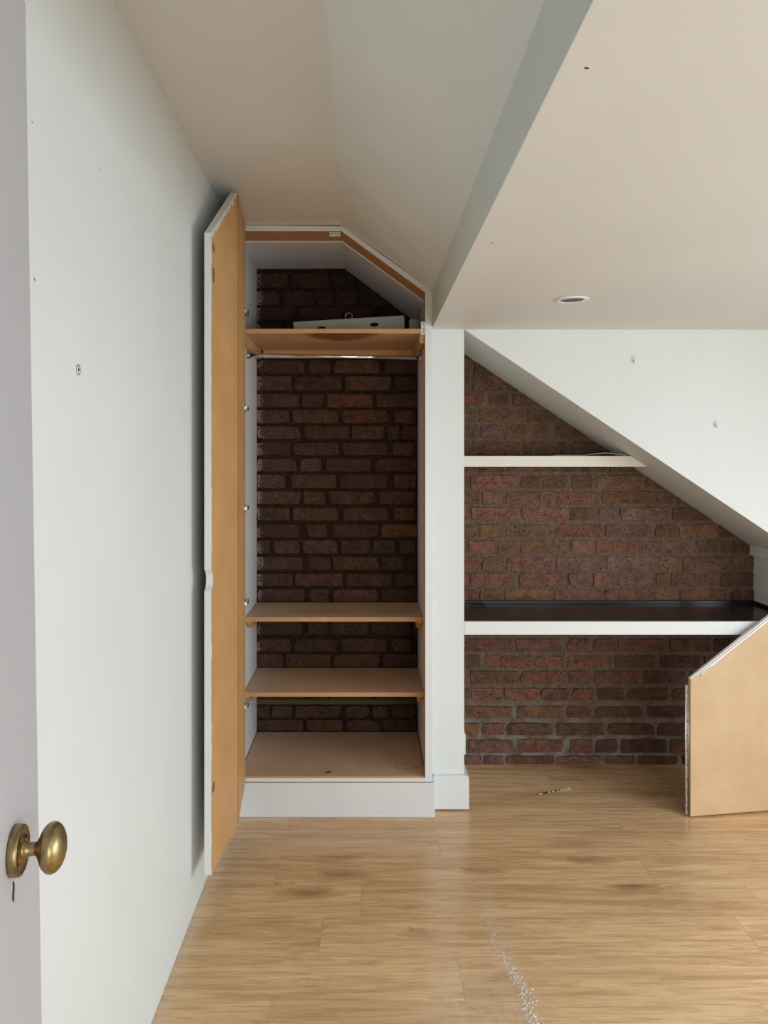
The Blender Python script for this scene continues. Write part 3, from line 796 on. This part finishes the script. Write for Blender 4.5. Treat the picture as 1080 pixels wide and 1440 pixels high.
bm = bm_new()
sc_pts = [(-.012, -.004, 0), (-.004, -.0065, .001), (.006, -.004, .0015), (.015, .006, .003), (.010, .008, .002), (.002, .006, .0015), (-.008, .003, .0005)]
loft(bm, sc_pts, [(x * .9, y * .9, z + .002) for x, y, z in sc_pts])
bmesh.ops.translate(bm, verts=bm.verts[:], vec=(-.156, 3.037, .1492))
tag(obj('fabric_scrap', bm, M_LEAF), 'tiny dark curled scrap lying on the wardrobe floor near its front edge', 'scrap')

# ------------------------------------------------------------------ alcove shelf, cable
bm = bm_new()
xe = lambda z: .384 + (ZL - z) / SL - .002
prism(bm, [(.3845, 1.356), (xe(1.356), 1.356), (xe(1.403), 1.403), (.3845, 1.403)], 3.30, YB - .006)
tag(obj('wall_shelf', bm, M_CREAM, bevel=.0012), 'short cream shelf across the top of the brick alcove', 'shelf')
bm = bm_new()
pts = []
for k in range(24):
    u = k / 23
    pts.append((.80 + .31 * u, 3.312 + .008 * math.sin(u * 5), 1.4052 + (.0095 * math.sin((u - .45) / .55 * PI) if u > .45 else 0)))
tube(bm, pts, .0021, 8)
tag(obj('cable', bm, M_CABLE), 'thin grey cable lying on the cream alcove shelf', 'cable')

# ------------------------------------------------------------------ desk
dk = thing('desk', 'built-in desk with glossy black top and white front edge in the alcove', 'desk', (1.07, YP, .69))
bm = bm_new(); box(bm, .3845, 1.7565, YP + .019, YB - .006, .712, .735); obj('desktop', bm, M_BLACK, dk, bevel=.0015)
bm = bm_new(); box(bm, .3845, 1.7565, YP, YP + .0188, .690, .742); obj('front_edge', bm, M_TRIM, dk, bevel=.0015)
bm = bm_new(); box(bm, .3845, 1.7565, YB - .022, YB - .0062, .7352, .7485); obj('back_strip', bm, M_BLACK, dk, bevel=.001)
bm = bm_new(); box(bm, 1.742, 1.7565, YP + .09, YB - .0225, .7352, .7485); obj('back_strip', bm, M_BLACK, dk, bevel=.001)
bm = bm_new(); lathe(bm, [(0, .040), (.0025, .039), (.0028, .033), (.0006, .031), (.0006, 0)], (0, 0, 1), (.492, 3.425, .7351), 32)
obj('cable_grommet', bm, M_BLACK, dk)

# ------------------------------------------------------------------ cupboard door (right)
cd = thing('cupboard_door', 'pale fibreboard cupboard door with slanted top, standing open in front of the desk', 'door', (1.249, 2.97, 0))
A = Vector((1.249, 2.968)); D = Vector((.9875, .1577)).normalized(); Nn = Vector((-D.y, D.x))
def onp(t, off, z): return (A.x + D.x * t + Nn.x * off, A.y + D.y * t + Nn.y * off, z)
Wd = .362; z0p = .008; z1p = .535
slp = .683
prof = [(0, z0p), (Wd, z0p), (Wd, z1p + slp * Wd), (0, z1p)]
bm = bm_new(); loft(bm, [onp(t, 0, z) for t, z in prof], [onp(t, .0165, z) for t, z in prof])
bmesh.ops.recalc_face_normals(bm, faces=bm.faces[:])
for f in bm.faces: f.material_index = 1 if (f.normal.z > .5 or f.normal.y > .8) else 0
obj('door_panel', bm, [M_MDFPALE, M_TRIM], cd)
bm = bm_new()
a = [(.0, z1p - .001), (Wd, z1p + slp * Wd - .001), (Wd, z1p + slp * Wd - .009), (.16, z1p + slp * .16 - .0085), (.10, z1p + slp * .10 - .012), (.07, z1p + slp * .07 - .006), (.02, z1p + slp * .02 - .002)]
loft(bm, [onp(t, -.0008, z) for t, z in a], [onp(t, .001, z) for t, z in a]); obj('paint_line', bm, M_TRIM, cd)
bm = bm_new()
a = [(0, z1p + .001), (Wd, z1p + slp * Wd + .001), (Wd, z1p + slp * Wd + .007), (0, z1p + .007)]
loft(bm, [onp(t, .003, z) for t, z in a], [onp(t, .0165, z) for t, z in a]); obj('edge_strip', bm, M_WORN, cd)
# piano hinge on the free edge
bm = bm_new()
for (o0, o1, t0, t1) in ((.0150, .0163, -.012, .0), (.006, .0163, -.0012, 0)):
    a = [onp(t0, o0, .010), onp(t1, o0, .010), onp(t1, o1, .010), onp(t0, o1, .010)]
    zt = .512
    loft(bm, a, [(x, y, zt) for x, y, _ in a])
p0 = onp(-.0125, .0165, .010); tube(bm, [p0, (p0[0], p0[1], .512)], .0022, 8)
p0 = onp(-.003, .013, .010); tube(bm, [p0, (p0[0], p0[1], .512)], .0017, 8)
hg = obj('piano_hinge', bm, M_NICKEL, cd)
for k in range(9):
    z = .035 + k * .056
    q = onp(-.0065, .0148, z)
    bm = bm_new(); lathe(bm, [(0, .0026), (.001, .002), (.001, 0)], (-Nn.x, -Nn.y, 0), q, 8); s_ = obj('screw', bm, M_DARK); s_.parent = hg
bm = bm_new()
a = [(.042, z1p + slp * .042 - .016), (.060, z1p + slp * .060 - .013), (.060, z1p + slp * .060 - .004), (.042, z1p + slp * .042 - .006)]
loft(bm, [onp(t, -.003, z) for t, z in a], [onp(t, -.0003, z) for t, z in a]); obj('strike_plate', bm, M_NICKEL, cd)

# ------------------------------------------------------------------ entry door with brass knob (left edge)
ed = thing('entry_door', 'painted door with brass knob, shade put in as grey, cut off by the left edge', 'door', (-.413, 1.0, 0), keep=True)
ed.rotation_euler = (0, -.0153, .1445)
bm = bm_new(); box(bm, -.036, 0, -.76, 0, .005, 1.981)
obj('door_panel', bm, M_DOORP, ed, bevel=.003)
kz = .9336; ky = -.107
bm = bm_new()
lathe(bm, [(0, 0), (0, .0285), (.008, .0285), (.0105, .0275), (.0115, .0255), (.0098, .0235), (.0098, .014), (.012, .0135), (.0125, .0)], (1, 0, 0), (0.0002, ky, kz), 40)
rose = obj('rose_plate', bm, M_BRASS, ed)
for a in (-.9, 2.2, .4, 3.6):
    bm = bm_new(); lathe(bm, [(0.0096, .0026), (.0104, .0020), (.0104, 0)], (1, 0, 0), (.0002, ky + .0190 * math.cos(a), kz + .0190 * math.sin(a)), 8)
    s_ = obj('screw', bm, M_DARK); s_.parent = rose
bm = bm_new()
prof = [(.008, 0), (.008, .0115), (.0125, .0115), (.014, .0095), (.018, .0078), (.024, .0075), (.027, .0085), (.0285, .012)]
for k in range(1, 15):
    a = PI * (k + 1.2) / 16.2
    prof.append((.0435 - .0155 * math.cos(a), .0285 * math.sin(a)))
prof.append((.059, 0))
lathe(bm, prof, (1, 0, 0), (0, ky, kz), 40)
obj('knob', bm, M_BRASS, ed)
bm = bm_new()
kp = [(-.109 + .004 * math.cos(a) + .0012 * math.sin(3 * a), .887 + .012 * math.sin(a) + .001 * math.cos(5 * a)) for a in [2 * PI * k / 18 for k in range(18)]]
loft(bm, [(-.0005, y, z) for y, z in kp], [(.0004, y, z) for y, z in kp]); obj('keyhole', bm, M_DARK, ed)

# ------------------------------------------------------------------ downlight
dl = thing('downlight', 'round white recessed downlight, unlit, in the low ceiling', 'light', (.66, 2.48, ZL))
bm = bm_new(); ax = Vector((.03, .01, -1))
lathe(bm, [(-.001, .053), (.002, .0535), (.0045, .051), (.0042, .040), (.0035, .0375), (.002, .0365)], ax, (.66, 2.48, ZL), 40); obj('trim_ring', bm, M_TRIM, dl)
bm = bm_new(); lathe(bm, [(.0025, .0365), (.0025, .0), ], ax, (.66, 2.48, ZL), 40); obj('lamp_face', bm, M_LAMP, dl)

# ------------------------------------------------------------------ small wall fittings
bm = bm_new()
lathe(bm, [(0, .0105), (.0012, .0100), (.0012, .0085), (.0003, .0078)], (1, 0, 0), (XL, 1.414, 1.553), 24)
wp = tag(obj('wall_plug', bm, M_CABLE), 'small oval wall plug with dark ring on the left wall', 'wall plug')
bm = bm_new(); lathe(bm, [(.0, .0078), (.0008, .0078), (.0009, .003)], (1, 0, 0), (XL, 1.414, 1.553), 24); o_ = obj('plug_body', bm, M_TRIM); o_.parent = wp
bm = bm_new(); lathe(bm, [(.0006, .0032), (.0013, .003), (.0013, 0)], (1, 0, 0), (XL, 1.414, 1.553), 16); o_ = obj('plug_hole', bm, M_DARK); o_.parent = wp
hooks = (((891 - CX) * YP / F, CZ - (506 - CY) * YP / F, 'upper left of two little white hooks on the wall over the alcove'),
         ((1006.5 - CX) * YP / F, CZ - (597 - CY) * YP / F, 'lower right of two little white hooks on the wall over the alcove'))
for x, z, lab in hooks:
    t_ = thing('wall_hook', lab, 'hook', (x, YP, z), 'white hooks on the upper wall')
    bm = bm_new(); lathe(bm, [(0, .0085), (.004, .0080), (.0055, .006), (.004, .0035), (.003, 0)], (0, -1, 0), (x, YP, z + .006), 20); obj('hook_plate', bm, M_PLAST, t_)
    bm = bm_new(); tube(bm, [(x, YP - .002, z + .002), (x - .001, YP - .006, z - .006), (x - .001, YP - .011, z - .012), (x - .001, YP - .012, z - .006)], [.003, .0035, .003, .002], 8); obj('hook_prong', bm, M_PLAST, t_)
sk = thing('socket_outlet', 'white socket on the side of the pillar low in the alcove', 'socket', (.384, 3.15, .23))
bm = bm_new(); box(bm, .3842, .3955, 3.10, 3.186, .195, .281); obj('face_plate', bm, M_PLAST, sk, bevel=.002)
bm = bm_new(); box(bm, .3956, .3962, 3.135, 3.139, .244, .253); box(bm, .3956, .3962, 3.125, 3.130, .222, .226); box(bm, .3956, .3962, 3.148, 3.153, .222, .226); obj('socket_slots', bm, M_DARK, sk)

# marks and screw holes in the ceiling (children of the ceiling)
def ceil_mark(px, py, w, h, rot):
    y = (ZL - CZ) * F / (CY - py); x = (px - CX) * y / F
    bm = bm_new(); n = 10
    p = [(w * math.cos(2 * PI * k / n), h * math.sin(2 * PI * k / n)) for k in range(n)]
    p = [(a * math.cos(rot) - b_ * math.sin(rot) + x, a * math.sin(rot) + b_ * math.cos(rot) + y) for a, b_ in p]
    loft(bm, [(a, b_, ZL - .0012) for a, b_ in p], [(a, b_, ZL) for a, b_ in p])
    o = obj('screw_hole', bm, M_LAMP); o.parent = ceil_lo
ceil_mark(825, 95, .0035, .002, .3); ceil_mark(692, 341, .003, .002, 0)
for px, py in ((45, 172), (140, 237), (206, 312), (49, 394), (252, 364), (48, 392)):
    y = -XL * F / (CX - px); z = CZ - (py - CY) * y / F
    bm = bm_new(); lathe(bm, [(-.0002, .0016), (.0005, .0014), (.0005, 0)], (1, 0, 0), (XL, y, z), 8)
    o_ = obj('screw_hole', bm, M_LAMP); o_.parent = wl

# ------------------------------------------------------------------ things on the floor
def fl(px, py): 
    y = CZ * F / (py - CY); return ((px - CX) * y / F, y)
a = Vector((*fl(756, 1118.5), .004)); b_ = Vector((*fl(801, 1110), .004))
pr = thing('slim_rod', 'thin brass and black rod with ringed end on the floor under the desk', 'rod', (a + b_) / 2 - Vector((0, 0, .004)))
d = (b_ - a); Ln = d.length; d.normalize()
bm = bm_new(); tube(bm, [a, a + d * .012, a + d * .02, a + d * (Ln - .008)], [.0008, .0028, .0032, .0030], 10); obj('rod', bm, M_YELLOW, pr)
for t0, t1 in ((.0, .004), (.022, .050), (.060, .068), (.082, .094), (.104, .110)):
    bm = bm_new(); r_ = .0034 if t0 > .01 else .0012; tube(bm, [a + d * t0 + Vector((0, 0, .0004)), a + d * t1 + Vector((0, 0, .0004))], r_, 10); obj('dark_band', bm, M_DARK, pr)
bm = bm_new(); c0 = a + d * (Ln - .003)
pts = [c0 + Vector((.0055 * math.cos(2 * PI * k / 14), .0055 * math.sin(2 * PI * k / 14), 0)) for k in range(15)]
tube(bm, pts, .0016, 6); obj('end_ring', bm, M_PLAST, pr)

# plaster crumbs
def crumbs(name, pts, label, seed):
    rnd = random.Random(seed); bm = bm_new()
    for (x, y, s) in pts:
        k = s * rnd.uniform(.5, 1.3); a = rnd.uniform(0, PI)
        vs = []
        for q in range(4):
            th = a + q * PI / 2 + rnd.uniform(-.4, .4); rr = k * (1.5 if q % 2 == 0 else .6)
            vs.append(bm.verts.new((x + rr * math.cos(th), y + rr * math.sin(th), .0002)))
        top = bm.verts.new((x + rnd.uniform(-.2, .2) * k, y + rnd.uniform(-.2, .2) * k, .0002 + k * rnd.uniform(.5, 1.0)))
        for q in range(4): bm.faces.new((vs[q], vs[(q + 1) % 4], top))
    return tag(obj(name, bm, M_DUST, recalc=False), label, 'dust', kind='stuff')
rnd = random.Random(5)
trail = [(664, 1218, .3, 6), (672, 1230, .6, 7), (684, 1248, .35, 9), (683, 1268, .9, 6), (690, 1285, .8, 7), (694, 1312, 1.1, 4), (703, 1336, 1.1, 7), (711, 1351, 1.5, 7), (722, 1368, 1.8, 6), (731, 1382, 2.0, 9), (742, 1402, 2.3, 10), (745, 1425, 2.6, 10), (756, 1450, 2.8, 10), (765, 1480, 2.6, 10)]
pts = []
for (xa, ya_, sa, wa), (xb, yb_, sb, wb_) in zip(trail, trail[1:]):
    n = int(120 * (sa + sb) / 2 + 10)
    for k in range(n):
        u = rnd.random(); w_ = wa + (wb_ - wa) * u
        x_, y_ = fl(xa + (xb - xa) * u + rnd.gauss(0, w_ * .45) + 4 * math.sin(u * 6 + ya_ * .05), ya_ + (yb_ - ya_) * u + rnd.gauss(0, 3))
        pts.append((x_, y_, .00085 * (.4 + (sa + (sb - sa) * u) * .62) * rnd.choice((.4, .5, .6, .8, 1, 1.5, 2.3))))
for k in range(1500):
    x_, y_ = fl(rnd.gauss(690, 42), 1440 - abs(rnd.gauss(0, 60)))
    pts.append((x_, y_, rnd.uniform(.0003, .0009)))
crumbs('plaster_dust', pts, 'crooked trail of pale plaster crumbs across the floor planks', 2)
pts = []
for k in range(1500):
    y_ = rnd.uniform(1.75, 2.9); x_ = XL + .003 + abs(rnd.gauss(0, .014))
    pts.append((x_, y_, rnd.uniform(.0003, .0013)))
crumbs('plaster_dust', pts, 'thin line of white plaster dust along the foot of the left wall', 3)
pts = []
for px, py, s in ((319, 1297, 2.4), (362, 1371, 2.6), (427, 1381, 2.4), (371, 1320, 1.8), (334, 1180, 2.0), (548, 1296, 1.6), (733, 1092, 2.0), (740, 1092, 1.6), (706, 1208, 2), (713, 1207, 1.8), (720, 1206, 1.8), (728, 1205, 1.4), (656, 1248, 1.2), (895, 1120, 1.6), (768, 1395, 2.6), (771, 1402, 1.8), (650, 1141, 1.6)):
    x_, y_ = fl(px, py); pts.append((x_, y_, .001 * s))
crumbs('plaster_dust', pts, 'few loose plaster chips scattered over the floor', 4)
